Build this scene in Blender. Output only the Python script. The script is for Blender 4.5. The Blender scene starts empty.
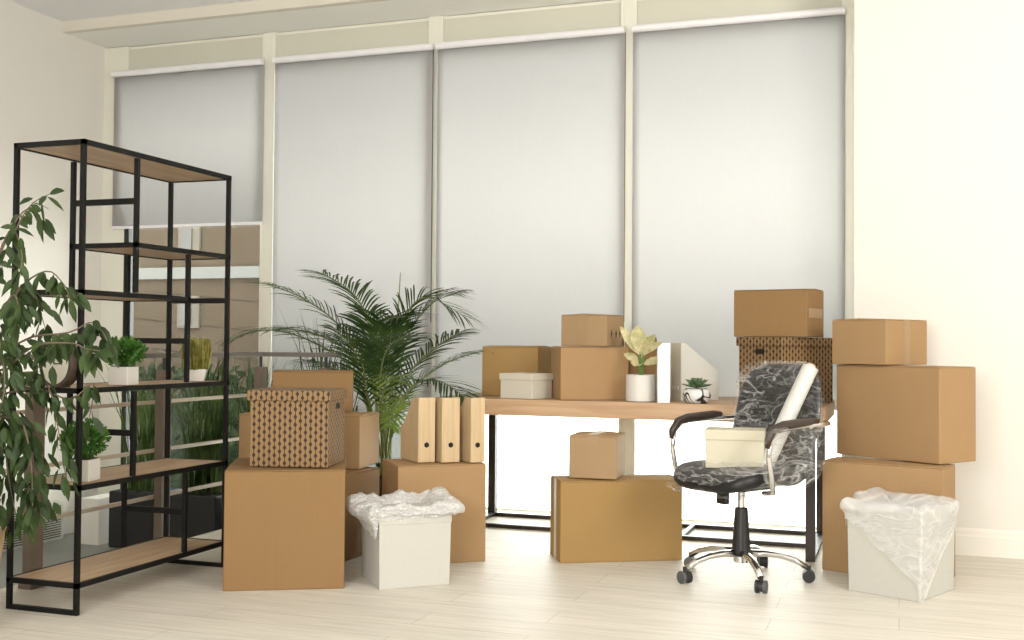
import bpy, bmesh, math, random
from mathutils import Vector, Matrix, noise
C = bpy.context.scene.collection
R = math.radians
rnd = random.Random(11)

# ------------------------------------------------------------------ helpers
def bm_(): return bmesh.new()
def box(bm, x0, x1, y0, y1, z0, z1, M=None):
    vs = [bm.verts.new(Vector(c)) for c in ((x0,y0,z0),(x1,y0,z0),(x1,y1,z0),(x0,y1,z0),(x0,y0,z1),(x1,y0,z1),(x1,y1,z1),(x0,y1,z1))]
    if M is not None:
        for v in vs: v.co = M @ v.co
    for f in ((0,3,2,1),(4,5,6,7),(0,1,5,4),(1,2,6,5),(2,3,7,6),(3,0,4,7)): bm.faces.new([vs[i] for i in f])
    return bm
def ring(bm, c, u, v, r, n, r2=None):
    r2 = r if r2 is None else r2
    return [bm.verts.new(c + u*(r*math.cos(2*math.pi*i/n)) + v*(r2*math.sin(2*math.pi*i/n))) for i in range(n)]
def tube(bm, pts, rad, n=8, caps=True, flat=1.0):
    pts = [Vector(p) for p in pts]
    if not hasattr(rad, '__len__'): rad = [rad]*len(pts)
    prev = None; up = None
    rings = []
    for i, p in enumerate(pts):
        t = (pts[min(i+1, len(pts)-1)] - pts[max(i-1, 0)]).normalized()
        if up is None: up = t.orthogonal().normalized() if abs(t.z) > .9 else Vector((0,0,1))
        u = t.cross(up)
        if u.length < 1e-5: u = t.orthogonal()
        u.normalize(); v = u.cross(t).normalized(); up = v
        rings.append(ring(bm, p, u, v, rad[i], n, rad[i]*flat))
    for a, b in zip(rings, rings[1:]):
        for i in range(n): bm.faces.new((a[i], a[(i+1)%n], b[(i+1)%n], b[i]))
    if caps:
        bm.faces.new(rings[0][::-1]); bm.faces.new(rings[-1])
    return bm
def cyl(bm, p0, p1, r0, r1=None, n=20): return tube(bm, [p0, p1], [r0, r0 if r1 is None else r1], n)
def lathe(bm, prof, n=32, c=(0,0,0)):
    c = Vector(c); rings = []
    for r, z in prof: rings.append(ring(bm, c+Vector((0,0,z)), Vector((1,0,0)), Vector((0,1,0)), max(r,1e-4), n))
    for a, b in zip(rings, rings[1:]):
        for i in range(n): bm.faces.new((a[i], a[(i+1)%n], b[(i+1)%n], b[i]))
    bm.faces.new(rings[0][::-1]); bm.faces.new(rings[-1])
    return bm
def prism(bm, poly, a0, a1, axis='x'):
    def P(u, v, w): return {'x': (w,u,v), 'y': (u,w,v), 'z': (u,v,w)}[axis]
    A = [bm.verts.new(P(u,v,a0)) for u,v in poly]; B = [bm.verts.new(P(u,v,a1)) for u,v in poly]
    n = len(poly)
    bm.faces.new(A[::-1]); bm.faces.new(B)
    for i in range(n): bm.faces.new((A[i], A[(i+1)%n], B[(i+1)%n], B[i]))
    return bm
def obj(name, bm, mat, parent=None, bevel=0, smooth=False, seg=2, loc=None, rot=None, label=None):
    bmesh.ops.recalc_face_normals(bm, faces=bm.faces)
    me = bpy.data.meshes.new(name); bm.to_mesh(me); bm.free()
    me.materials.append(mat)
    o = bpy.data.objects.new(name, me); C.objects.link(o)
    if parent: o.parent = parent
    if loc: o.location = loc
    if rot: o.rotation_euler = rot
    if smooth:
        for p in me.polygons: p.use_smooth = True
    if bevel:
        m = o.modifiers.new('bevel', 'BEVEL'); m.width = bevel; m.segments = seg; m.limit_method = 'ANGLE'; m.angle_limit = R(40)
    if label: o['label'] = label
    return o
def thing(name, label, cat, loc=(0,0,0), yaw=0, group=None):
    o = bpy.data.objects.new(name, None); C.objects.link(o); o.empty_display_size = .05
    o.location = loc; o.rotation_euler = (0,0,R(yaw)); o['label'] = label; o['category'] = cat
    if group: o['group'] = group
    return o
def tag(o, label, cat, group=None):
    o['label'] = label; o['category'] = cat
    if group: o['group'] = group
    return o
def struct(name, bm, mat, parent=None, **k):
    o = obj(name, bm, mat, parent, **k)
    if not parent: o['kind'] = 'structure'
    return o

# ------------------------------------------------------------------ materials
def new(name):
    m = bpy.data.materials.new(name); m.use_nodes = True
    nt = m.node_tree; return m, nt, nt.nodes['Principled BSDF']
def N(nt, t, **k):
    n = nt.nodes.new(t)
    for a, b in k.items():
        if a in n.inputs: n.inputs[a].default_value = b
        else: setattr(n, a, b)
    return n
def L(nt, a, b): nt.links.new(a, b)
def plain(name, col, rough=.6, metal=0, var=.06, scale=30, bump=0, spec=.5, stretch=None):
    m, nt, p = new(name)
    tc = N(nt, 'ShaderNodeTexCoord'); mp = N(nt, 'ShaderNodeMapping')
    if stretch: mp.inputs['Scale'].default_value = stretch
    nz = N(nt, 'ShaderNodeTexNoise', Scale=scale, Detail=3)
    L(nt, tc.outputs['Object'], mp.inputs['Vector']); L(nt, mp.outputs[0], nz.inputs['Vector'])
    mr = N(nt, 'ShaderNodeMapRange'); mr.inputs['To Min'].default_value = 1-var; mr.inputs['To Max'].default_value = 1+var
    L(nt, nz.outputs['Fac'], mr.inputs['Value'])
    vm = N(nt, 'ShaderNodeVectorMath', operation='SCALE'); vm.inputs[0].default_value = col
    L(nt, mr.outputs[0], vm.inputs['Scale']); L(nt, vm.outputs[0], p.inputs['Base Color'])
    p.inputs['Roughness'].default_value = rough; p.inputs['Metallic'].default_value = metal
    p.inputs['Specular IOR Level'].default_value = spec
    if bump:
        b = N(nt, 'ShaderNodeBump', Strength=bump, Distance=.004); L(nt, nz.outputs['Fac'], b.inputs['Height']); L(nt, b.outputs[0], p.inputs['Normal'])
    return m
def kraft(name, col):
    m, nt, p = new(name)
    tc = N(nt, 'ShaderNodeTexCoord')
    n1 = N(nt, 'ShaderNodeTexNoise', Scale=4, Detail=2)
    mp = N(nt, 'ShaderNodeMapping'); mp.inputs['Scale'].default_value = (60, 60, .8)
    n2 = N(nt, 'ShaderNodeTexNoise', Scale=3, Detail=2)
    n3 = N(nt, 'ShaderNodeTexNoise', Scale=220, Detail=2)
    L(nt, tc.outputs['Object'], n1.inputs['Vector']); L(nt, tc.outputs['Object'], mp.inputs['Vector']); L(nt, mp.outputs[0], n2.inputs['Vector'])
    L(nt, tc.outputs['Object'], n3.inputs['Vector'])
    a = N(nt, 'ShaderNodeMath', operation='MULTIPLY_ADD'); a.inputs[1].default_value = .10; a.inputs[2].default_value = .875
    L(nt, n1.outputs['Fac'], a.inputs[0])
    b = N(nt, 'ShaderNodeMath', operation='MULTIPLY_ADD'); b.inputs[1].default_value = .07; L(nt, n2.outputs['Fac'], b.inputs[0]); L(nt, a.outputs[0], b.inputs[2])
    c = N(nt, 'ShaderNodeMath', operation='MULTIPLY_ADD'); c.inputs[1].default_value = .08; L(nt, n3.outputs['Fac'], c.inputs[0]); L(nt, b.outputs[0], c.inputs[2])
    vm = N(nt, 'ShaderNodeVectorMath', operation='SCALE'); vm.inputs[0].default_value = col
    L(nt, c.outputs[0], vm.inputs['Scale']); L(nt, vm.outputs[0], p.inputs['Base Color'])
    bp = N(nt, 'ShaderNodeBump', Strength=.12, Distance=.002); L(nt, n2.outputs['Fac'], bp.inputs['Height']); L(nt, bp.outputs[0], p.inputs['Normal'])
    p.inputs['Roughness'].default_value = .75; p.inputs['Specular IOR Level'].default_value = .25
    return m
def wood(name, c1, c2, scale=(1.2, 14, 14), rough=.45):
    m, nt, p = new(name)
    tc = N(nt, 'ShaderNodeTexCoord'); mp = N(nt, 'ShaderNodeMapping'); mp.inputs['Scale'].default_value = scale
    n1 = N(nt, 'ShaderNodeTexNoise', Scale=2.2, Detail=5, Distortion=.6)
    L(nt, tc.outputs['Object'], mp.inputs['Vector']); L(nt, mp.outputs[0], n1.inputs['Vector'])
    cr = N(nt, 'ShaderNodeValToRGB'); cr.color_ramp.elements[0].color = (*c1,1); cr.color_ramp.elements[1].color = (*c2,1)
    cr.color_ramp.elements[0].position = .35; cr.color_ramp.elements[1].position = .65
    L(nt, n1.outputs['Fac'], cr.inputs['Fac']); L(nt, cr.outputs['Color'], p.inputs['Base Color'])
    p.inputs['Roughness'].default_value = rough
    return m
def floor_mat():
    m, nt, p = new('floor_planks')
    tc = N(nt, 'ShaderNodeTexCoord')
    br = N(nt, 'ShaderNodeTexBrick', Scale=1.0)
    br.inputs['Brick Width'].default_value = 1.25; br.inputs['Row Height'].default_value = .19; br.inputs['Mortar Size'].default_value = .0016
    br.inputs['Color1'].default_value = (.72,.685,.60,1); br.inputs['Color2'].default_value = (.675,.64,.555,1); br.inputs['Mortar'].default_value = (.50,.45,.37,1)
    br.inputs['Bias'].default_value = 0; br.offset = .37
    mp = N(nt, 'ShaderNodeMapping'); mp.inputs['Scale'].default_value = (1.2, 16, 1)
    nz = N(nt, 'ShaderNodeTexNoise', Scale=2, Detail=6, Distortion=1.0)
    n2 = N(nt, 'ShaderNodeTexNoise', Scale=1.3, Detail=2)
    L(nt, tc.outputs['Object'], br.inputs['Vector']); L(nt, tc.outputs['Object'], mp.inputs['Vector']); L(nt, mp.outputs[0], nz.inputs['Vector']); L(nt, tc.outputs['Object'], n2.inputs['Vector'])
    mr = N(nt, 'ShaderNodeMapRange'); mr.inputs['From Min'].default_value=.3; mr.inputs['From Max'].default_value=.7; mr.inputs['To Min'].default_value = .88; mr.inputs['To Max'].default_value = 1.08
    L(nt, nz.outputs['Fac'], mr.inputs['Value'])
    vm = N(nt, 'ShaderNodeVectorMath', operation='SCALE'); L(nt, br.outputs['Color'], vm.inputs[0]); L(nt, mr.outputs[0], vm.inputs['Scale'])
    L(nt, vm.outputs[0], p.inputs['Base Color']); p.inputs['Roughness'].default_value = .5; p.inputs['Specular IOR Level'].default_value = .22
    return m
def pattern_mat():
    m, nt, p = new('patterned_kraft')
    tc = N(nt, 'ShaderNodeTexCoord'); sp = N(nt, 'ShaderNodeSeparateXYZ'); L(nt, tc.outputs['Object'], sp.inputs[0])
    def mth(op, a, b=None):
        n = N(nt, 'ShaderNodeMath', operation=op)
        for i, v in enumerate((a, b)):
            if v is None: continue
            if hasattr(v, 'links') or hasattr(v, 'is_output'): L(nt, v, n.inputs[i])
            else: n.inputs[i].default_value = v
        return n.outputs[0]
    u = mth('DIVIDE', mth('ADD', sp.outputs['X'], sp.outputs['Y']), .0225)
    col = mth('FLOOR', u); fu = mth('ABSOLUTE', mth('SUBTRACT', mth('FRACT', u), .5))
    par = mth('MULTIPLY', mth('FRACT', mth('MULTIPLY', col, .5)), 1.0)
    v = mth('ADD', mth('DIVIDE', sp.outputs['Z'], .033), par)
    fv = mth('ABSOLUTE', mth('SUBTRACT', mth('FRACT', v), .5))
    d = mth('ADD', mth('MULTIPLY', fu, .95), mth('MULTIPLY', fv, .85))
    dia = mth('LESS_THAN', d, .34)
    stem = mth('MULTIPLY', mth('LESS_THAN', fu, .07), mth('LESS_THAN', fv, .5))
    fac = mth('MAXIMUM', dia, stem)
    mx = N(nt, 'ShaderNodeMix', data_type='RGBA'); mx.inputs[6].default_value = (.27,.162,.066,1); mx.inputs[7].default_value = (.030,.015,.009,1)
    L(nt, fac, mx.inputs[0]); L(nt, mx.outputs[2], p.inputs['Base Color']); p.inputs['Roughness'].default_value = .7
    return m
def mixsurf(name, build):
    m = bpy.data.materials.new(name); m.use_nodes = True; nt = m.node_tree
    nt.nodes.remove(nt.nodes['Principled BSDF']); out = nt.nodes['Material Output']
    L(nt, build(nt), out.inputs['Surface']); return m
def glass_mat(name='pane_glass', tint=(.93,.96,.94)):
    def b(nt):
        t = N(nt, 'ShaderNodeBsdfTransparent', Color=(*tint,1)); g = N(nt, 'ShaderNodeBsdfGlossy', Roughness=.02)
        f = N(nt, 'ShaderNodeFresnel', IOR=1.35); mx = N(nt, 'ShaderNodeMixShader')
        L(nt, f.outputs[0], mx.inputs[0]); L(nt, t.outputs[0], mx.inputs[1]); L(nt, g.outputs[0], mx.inputs[2]); return mx.outputs[0]
    return mixsurf(name, b)
def blind_mat():
    def b(nt):
        tc = N(nt, 'ShaderNodeTexCoord'); mp = N(nt, 'ShaderNodeMapping'); mp.inputs['Scale'].default_value = (300,300,6)
        nz = N(nt, 'ShaderNodeTexNoise', Scale=1, Detail=1); L(nt, tc.outputs['Object'], mp.inputs[0]); L(nt, mp.outputs[0], nz.inputs['Vector'])
        mr = N(nt, 'ShaderNodeMapRange'); mr.inputs['To Min'].default_value=.95; mr.inputs['To Max'].default_value=1.03; L(nt, nz.outputs['Fac'], mr.inputs['Value'])
        vm = N(nt, 'ShaderNodeVectorMath', operation='SCALE'); vm.inputs[0].default_value = (.60,.59,.585); L(nt, mr.outputs[0], vm.inputs['Scale'])
        d = N(nt, 'ShaderNodeBsdfDiffuse'); L(nt, vm.outputs[0], d.inputs['Color'])
        t = N(nt, 'ShaderNodeBsdfTranslucent', Color=(.785,.775,.768,1)); mx = N(nt, 'ShaderNodeMixShader'); mx.inputs[0].default_value = .42
        L(nt, d.outputs[0], mx.inputs[1]); L(nt, t.outputs[0], mx.inputs[2]); return mx.outputs[0]
    return mixsurf('blind_fabric', b)
def film_mat(name, base=.12, streak=.5, scale=5, bub=False, white=(.9,.9,.88), rough=.2, width=.05, gloss=.22, stretch=(1,1,3.2)):
    def b(nt):
        tc = N(nt, 'ShaderNodeTexCoord'); h = None; acc = None
        def mth(op, a, b2, c2=None):
            n = N(nt, 'ShaderNodeMath', operation=op)
            for i, v in enumerate((a, b2, c2)):
                if v is None: continue
                if isinstance(v, (int, float)): n.inputs[i].default_value = v
                else: L(nt, v, n.inputs[i])
            return n.outputs[0]
        for k, (sc_, rot, wd, wt) in enumerate(((scale,(.3,.5,.4),width,1.0),(scale*2.3,(-.6,.2,1.1),width*1.3,.7),(scale*.8,(1.2,-.5,.2),width*.6,.9))):
            mp = N(nt, 'ShaderNodeMapping'); mp.inputs['Scale'].default_value = stretch; mp.inputs['Rotation'].default_value = rot
            nz = N(nt, 'ShaderNodeTexNoise', Scale=sc_, Detail=3, Distortion=.9)
            L(nt, tc.outputs['Object'], mp.inputs[0]); L(nt, mp.outputs[0], nz.inputs['Vector'])
            d_ = mth('ABSOLUTE', mth('SUBTRACT', nz.outputs['Fac'], .5), None)
            r_ = mth('MAXIMUM', mth('SUBTRACT', 1.0, mth('DIVIDE', d_, wd)), 0.0)
            r_ = mth('MULTIPLY', mth('POWER', r_, 1.5), wt)
            acc = r_ if acc is None else mth('MAXIMUM', acc, r_)
            h = nz.outputs['Fac'] if h is None else h
        hh = mth('MULTIPLY_ADD', acc, .6, h)
        bp = N(nt, 'ShaderNodeBump', Strength=.8, Distance=.006)
        if bub:
            vo = N(nt, 'ShaderNodeTexVoronoi', Scale=85); L(nt, tc.outputs['Object'], vo.inputs['Vector']); hh = mth('MULTIPLY_ADD', vo.outputs['Distance'], -1.4, hh)
        L(nt, hh, bp.inputs['Height'])
        g = N(nt, 'ShaderNodeBsdfGlossy', Roughness=rough, Color=(1,1,1,1)); L(nt, bp.outputs[0], g.inputs['Normal'])
        d = N(nt, 'ShaderNodeBsdfDiffuse', Color=(*white,1)); L(nt, bp.outputs[0], d.inputs['Normal'])
        t = N(nt, 'ShaderNodeBsdfTransparent', Color=(.98,.98,.98,1))
        fac = mth('MULTIPLY_ADD', acc, streak, base)
        m1 = N(nt, 'ShaderNodeMixShader'); L(nt, fac, m1.inputs[0]); L(nt, t.outputs[0], m1.inputs[1]); L(nt, d.outputs[0], m1.inputs[2])
        lw = N(nt, 'ShaderNodeLayerWeight', Blend=.2); L(nt, bp.outputs[0], lw.inputs['Normal'])
        mf = mth('MULTIPLY_ADD', lw.outputs['Facing'], gloss, .03)
        m2 = N(nt, 'ShaderNodeMixShader'); L(nt, mf, m2.inputs[0]); L(nt, m1.outputs[0], m2.inputs[1]); L(nt, g.outputs[0], m2.inputs[2])
        return m2.outputs[0]
    return mixsurf(name, b)
def leaf_mat(name, c1, c2, trans=.25, rough=.55, scale=9, spec=.4):
    def b(nt):
        tc = N(nt, 'ShaderNodeTexCoord'); nz = N(nt, 'ShaderNodeTexNoise', Scale=scale, Detail=2); L(nt, tc.outputs['Object'], nz.inputs['Vector'])
        cr = N(nt, 'ShaderNodeValToRGB'); cr.color_ramp.elements[0].color=(*c1,1); cr.color_ramp.elements[1].color=(*c2,1); cr.color_ramp.elements[0].position=.35; cr.color_ramp.elements[1].position=.65
        L(nt, nz.outputs['Fac'], cr.inputs['Fac'])
        p = N(nt, 'ShaderNodeBsdfPrincipled', Roughness=rough); p.inputs['Specular IOR Level'].default_value = spec; L(nt, cr.outputs['Color'], p.inputs['Base Color'])
        t = N(nt, 'ShaderNodeBsdfTranslucent'); L(nt, cr.outputs['Color'], t.inputs['Color'])
        mx = N(nt, 'ShaderNodeMixShader'); mx.inputs[0].default_value = trans; L(nt, p.outputs[0], mx.inputs[1]); L(nt, t.outputs[0], mx.inputs[2]); return mx.outputs[0]
    return mixsurf(name, b)
def facade_mat():
    m, nt, p = new('facade_stucco')
    tc = N(nt, 'ShaderNodeTexCoord'); sp = N(nt, 'ShaderNodeSeparateXYZ'); L(nt, tc.outputs['Object'], sp.inputs[0])
    a = N(nt, 'ShaderNodeMath', operation='MULTIPLY_ADD'); a.inputs[1].default_value = .09; L(nt, sp.outputs['X'], a.inputs[0]); L(nt, sp.outputs['Z'], a.inputs[2])
    d = N(nt, 'ShaderNodeMath', operation='DIVIDE'); d.inputs[1].default_value = .29; L(nt, a.outputs[0], d.inputs[0])
    f = N(nt, 'ShaderNodeMath', operation='FRACT'); L(nt, d.outputs[0], f.inputs[0])
    g = N(nt, 'ShaderNodeMath', operation='LESS_THAN'); g.inputs[1].default_value = .06; L(nt, f.outputs[0], g.inputs[0])
    lo = N(nt, 'ShaderNodeMath', operation='LESS_THAN'); lo.inputs[1].default_value = 2.0; L(nt, sp.outputs['Z'], lo.inputs[0])
    mu = N(nt, 'ShaderNodeMath', operation='MULTIPLY'); L(nt, g.outputs[0], mu.inputs[0]); L(nt, lo.outputs[0], mu.inputs[1])
    mx = N(nt, 'ShaderNodeMix', data_type='RGBA'); mx.inputs[6].default_value = (.047,.034,.023,1); mx.inputs[7].default_value = (.026,.019,.014,1); L(nt, mu.outputs[0], mx.inputs[0])
    nz = N(nt, 'ShaderNodeTexNoise', Scale=1.6, Detail=3); L(nt, tc.outputs['Object'], nz.inputs['Vector'])
    mr = N(nt, 'ShaderNodeMapRange'); mr.inputs['To Min'].default_value=.75; mr.inputs['To Max'].default_value=1.25; L(nt, nz.outputs['Fac'], mr.inputs['Value'])
    vm = N(nt, 'ShaderNodeVectorMath', operation='SCALE'); L(nt, mx.outputs[2], vm.inputs[0]); L(nt, mr.outputs[0], vm.inputs['Scale']); L(nt, vm.outputs[0], p.inputs['Base Color'])
    p.inputs['Roughness'].default_value=.95; p.inputs['Specular IOR Level'].default_value = .1
    return m
def marble_mat():
    m, nt, p = new('marbled_ceramic')
    tc = N(nt, 'ShaderNodeTexCoord'); nz = N(nt, 'ShaderNodeTexNoise', Scale=7, Detail=1, Distortion=2.0); L(nt, tc.outputs['Object'], nz.inputs['Vector'])
    cr = N(nt, 'ShaderNodeValToRGB'); e = cr.color_ramp.elements; e[0].position=.43; e[0].color=(.75,.74,.72,1); e[1].position=.58; e[1].color=(.7,.69,.67,1)
    for pos, c in ((.475,.02),(.52,.03)): k = e.new(pos); k.color=(c,c,c,1)
    L(nt, nz.outputs['Fac'], cr.inputs['Fac']); L(nt, cr.outputs['Color'], p.inputs['Base Color']); p.inputs['Roughness'].default_value=.25
    return m

M = dict(
 wall = plain('wall_paint', (.77,.742,.675), .8, var=.02, scale=2),
 soffit = plain('soffit_white', (.93,.92,.87), .8, var=.01), ceil = plain('ceiling_paint', (.88,.865,.87), .85, var=.02, scale=2),
 beam = plain('beam_paint', (.74,.70,.60), .8, var=.03, scale=3),
 trim = plain('white_trim', (.82,.79,.71), .5, var=.02, scale=3),
 frame = plain('cream_window_frame', (.80,.78,.68), .45, var=.03, scale=5),
 header = plain('header_panel', (.62,.61,.51), .6, var=.03, scale=3),
 lower = plain('grey_lower_floor', (.23,.235,.21), .45, var=.08, scale=4),
 floor = floor_mat(), glass = glass_mat(), blind = blind_mat(),
 rail_w = plain('blind_headrail_white', (.86,.85,.87), .35, var=.01),
 black = plain('black_steel', (.006,.006,.0055), .55, var=.2, scale=40, spec=.25),
 desk_leg = plain('dark_brown_steel', (.035,.024,.018), .4, var=.15),
 oak = wood('shelf_oak', (.42,.275,.155), (.56,.39,.225), (14,1.2,14)),
 desk = wood('desk_oak', (.46,.29,.16), (.56,.38,.23), (1.0,12,20)),
 birch = wood('birch_ply', (.53,.385,.215), (.62,.465,.275), (30,30,1.5)),
 k1 = kraft('kraft_board', (.272,.162,.069)), k2 = kraft('kraft_board_pale', (.385,.243,.118)), k3 = kraft('kraft_board_yellow', (.355,.222,.083)), k4=kraft('kraft_board_grey', (.37,.25,.135)),
 tape = plain('brown_packing_tape', (.36,.235,.125), .3, var=.05), tape_w = plain('pale_packing_tape', (.62,.50,.38), .3, var=.05),
 pattern = pattern_mat(), dark = plain('dark_void', (.01,.008,.006), .9), ink = plain('black_ink', (.02,.018,.015), .7),
 bright = plain('bright_white_card', (.86,.85,.84), .4, var=.01), white = plain('white_card', (.66,.65,.59), .6, var=.02), cream = plain('cream_card', (.60,.565,.43), .6, var=.02),
 ivory = plain('ivory_linen', (.62,.585,.49), .8, var=.05, scale=120, bump=.2),
 bin = plain('white_canvas', (.55,.54,.485), .8, var=.04, scale=90, bump=.2),
 ceramic = plain('white_ceramic', (.70,.68,.63), .35, var=.02), marble = marble_mat(),
 chrome = plain('chrome', (.75,.75,.74), .12, metal=1, var=.03), leather = plain('black_leather', (.010,.010,.011), .42, var=.2, scale=60, bump=.25),
 armpad = plain('dark_brown_arm_pad', (.045,.030,.022), .35, var=.2), plastic = plain('black_plastic', (.018,.018,.018), .4, var=.1), rubber = plain('grey_rubber', (.10,.10,.10), .6),
 film = film_mat('stretch_film', .02, .36, 2.9, width=.026, gloss=.14), bubble = film_mat('bubble_wrap', .52, .3, 8, bub=True, rough=.3, gloss=.15), bag = film_mat('clear_bag', .36, .20, 1.6, gloss=.16, width=.04),
 roll = plain('white_film_roll', (.64,.64,.60), .3, var=.04, scale=20),
 soil = plain('potting_soil', (.03,.02,.012), .95, var=.3, scale=80, bump=.6),
 ficus = leaf_mat('weeping_fig_leaf', (.020,.042,.010), (.060,.102,.028)), bark = plain('bark', (.16,.12,.08), .85, var=.2),
 palm = leaf_mat('palm_leaf', (.020,.050,.012), (.060,.110,.024), .3), palm2 = leaf_mat('young_palm_leaf', (.11,.19,.03), (.24,.33,.06), .35), palmstem = plain('palm_stem', (.16,.20,.05), .5),
 herb = leaf_mat('small_herb_leaf', (.030,.105,.012), (.085,.22,.03), .2, scale=30), yellowg = leaf_mat('yellow_grass_leaf', (.20,.19,.03), (.40,.36,.10), .25, scale=40),
 agl = leaf_mat('pale_variegated_leaf', (.50,.49,.22), (.78,.70,.45), .25, scale=30), aglstem = plain('green_leaf_stalk', (.14,.24,.06), .5),
 succ = leaf_mat('succulent_leaf', (.07,.13,.06), (.20,.28,.14), .1, scale=50),
 grass = leaf_mat('tall_grass_blade', (.02,.045,.010), (.12,.17,.05), .2, rough=.7, scale=6, spec=.1), planter = plain('dark_planter', (.016,.016,.015), .6),
 tan = plain('tan_pot', (.50,.36,.21), .7, var=.1, bump=.2), blackpot = plain('black_pot', (.02,.02,.02), .5),
 brownpost = plain('brown_post', (.17,.125,.09), .5, var=.1), brownrail = plain('painted_rail', (.54,.45,.34), .35, var=.05), handrail = plain('grey_handrail', (.19,.17,.145), .4),
 facade = facade_mat(), band = plain('pale_band', (.085,.083,.076), .8), winframe = plain('stone_window_frame', (.060,.048,.036), .8), farwall = plain('pale_grey_render', (.145,.145,.142), .9), pane_dark = plain('dark_window_glass', (.03,.024,.02), .4),
 ground = plain('pale_paving', (.75,.74,.72), .8), hedge = leaf_mat('hedge_leaf', (.008,.012,.007), (.018,.024,.011), .03, rough=.9, spec=.05), clockrim = plain('dark_walnut_rim', (.07,.045,.03), .4), clockface = plain('cream_dial', (.85,.82,.70), .5),
 radiator = plain('radiator_enamel', (.52,.50,.43), .5, var=.02),
)

# ------------------------------------------------------------------ setting
D = 6.5; ZT = 3.135; XL = -5.37; XC = -.22; YR = 6.05; ZL = -.28
bm = bm_()
poly = [(-3.56,-2.4),(3.6,-2.4),(3.6,YR+.1),(XC,YR+.1),(XC,D),(-3.05,D),(-3.05,5.62),(-3.56,5.62)]
prism(bm, poly, -.12, 0, 'z'); struct('floor', bm, M['floor'])
struct('floor_lower', box(bm_(), XL, -3.04, -2.4, D+.05, ZL-.1, ZL), M['lower'])
b = bm_(); prism(b, [(-3.565,-2.4),(-3.560,-2.4),(-3.560,5.625),(-3.05,5.625),(-3.05,D),(-3.055,D),(-3.055,5.63),(-3.565,5.63)], ZL, -.002, 'z'); struct('trim_1', b, M['lower'])
struct('wall_left', box(bm_(), XL-.2, XL, -2.4, D+.01, ZL-.1, 3.35), M['wall'])
struct('wall_right', box(bm_(), XC, 3.8, YR, YR+.6, -.1, 3.35), M['wall'])
struct('wall_side', box(bm_(), 3.6, 3.8, -2.6, YR, -.1, 3.35), M['wall'])
struct('wall_rear', box(bm_(), XL-.2, 3.8, -2.6, -2.4, ZL, 3.35), M['wall'])
struct('ceiling', box(bm_(), XL-.2, 3.8, -2.6, 6.11, 3.21, 3.4), M['ceil'])
b = bm_(); box(b, XL, 3.6, 6.07, 6.12, 3.138, 3.23); struct('trim_2', b, M['beam'])
b = bm_(); box(b, XL, 3.6, 6.12, D+.2, 3.14, 3.4); struct('ceiling_soffit', b, M['soffit'])
b = bm_()
prism(b, [(YR-.018,0),(YR,0),(YR,.135),(YR-.006,.135),(YR-.010,.122),(YR-.010,.105),(YR-.018,.095)], XC, 3.6, 'x'); struct('baseboard_right', b, M['trim'])

edges = [-5.32, -4.025, -2.80, -1.537, -.22]
BX = [(-5.253,-4.034),(-3.949,-2.791),(-2.767,-1.546),(-1.500,-.284)]
bottoms = [1.845, .62, .70, .70]
blabels = ['grey roller blind at far left, drawn halfway above a brown building view',
           'light grey full-length roller blind behind the palm, second from the left wall',
           'off-white roller blind behind the stacked boxes on the left half of the desk',
           'brightest off-white roller blind, beside the cream right wall']
for i in range(4):
    x0, x1 = edges[i], edges[i+1]
    zb = ZL if i < 2 else 0
    w = bpy.data.objects.new('window_%d' % (i+1), None); C.objects.link(w); w['kind'] = 'structure'; w.location = (x0, D, 0)
    b = bm_(); W = x1-x0
    box(b, -.03 if i else -.06, .05 if i else .145, .0, .035, zb, ZT); box(b, W-.05 if i<3 else W-.085, W-.03 if i<3 else W+.01, .0, .035, zb, ZT); box(b, .05, W-.05, .02, .06, zb, zb+.02); box(b, .05, W-.05, .02, .09, ZT-.05, ZT)
    obj('window_frame', b, M['frame'], w, bevel=.004)
    b = bm_(); box(b, .05, W-.05, .022, .028, zb+.02, 2.90); obj('pane', b, M['glass'], w)
    b = bm_(); box(b, .05, W-.05, .015, .08, 2.88, ZT-.02); obj('header_panel', b, M['header'], w, bevel=.003)
    if i == 0:
        b = bm_(); box(b, .145, .185, -.005, .06, zb, 1.95); obj('sash_post', b, M['plastic'], w)
    # blind
    t = thing('roller_blind', blabels[i], 'blind', (x0, D-.055, 2.925), 0, 'roller blinds')
    g0, g1 = BX[i][0]-x0, BX[i][1]-x0
    b = bm_(); cyl(b, (g0,0,0), (g1,0,0), .022, n=16); obj('headrail', b, M['rail_w'], t, smooth=False)
    b = bm_(); ns = 24
    vs = []
    zz = [0, bottoms[i]-2.92]
    for k in range(ns+1):
        x = g0+(g1-g0)*k/ns
        vs.append([b.verts.new((x, .018+.0015*math.sin(k*1.3+i)*(abs(z)), z)) for z in zz])
    for a, c in zip(vs, vs[1:]): b.faces.new((a[0], c[0], c[1], a[1]))
    f = obj('fabric', b, M['blind'], t, smooth=True)
    sm = f.modifiers.new('thickness', 'SOLIDIFY'); sm.thickness = .0006
    b = bm_(); box(b, g0, g1, .012, .026, zz[1]-.02, zz[1]); obj('bottom_bar', b, M['rail_w'], t, bevel=.003)
    if i in (1, 2):
        b = bm_(); cyl(b, (g1+.006,-.012,-.02), (g1+.006,-.012,-1.75), .0028, n=6); obj('chain', b, M['plastic'] if i==1 else M['brownpost'], t)
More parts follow.
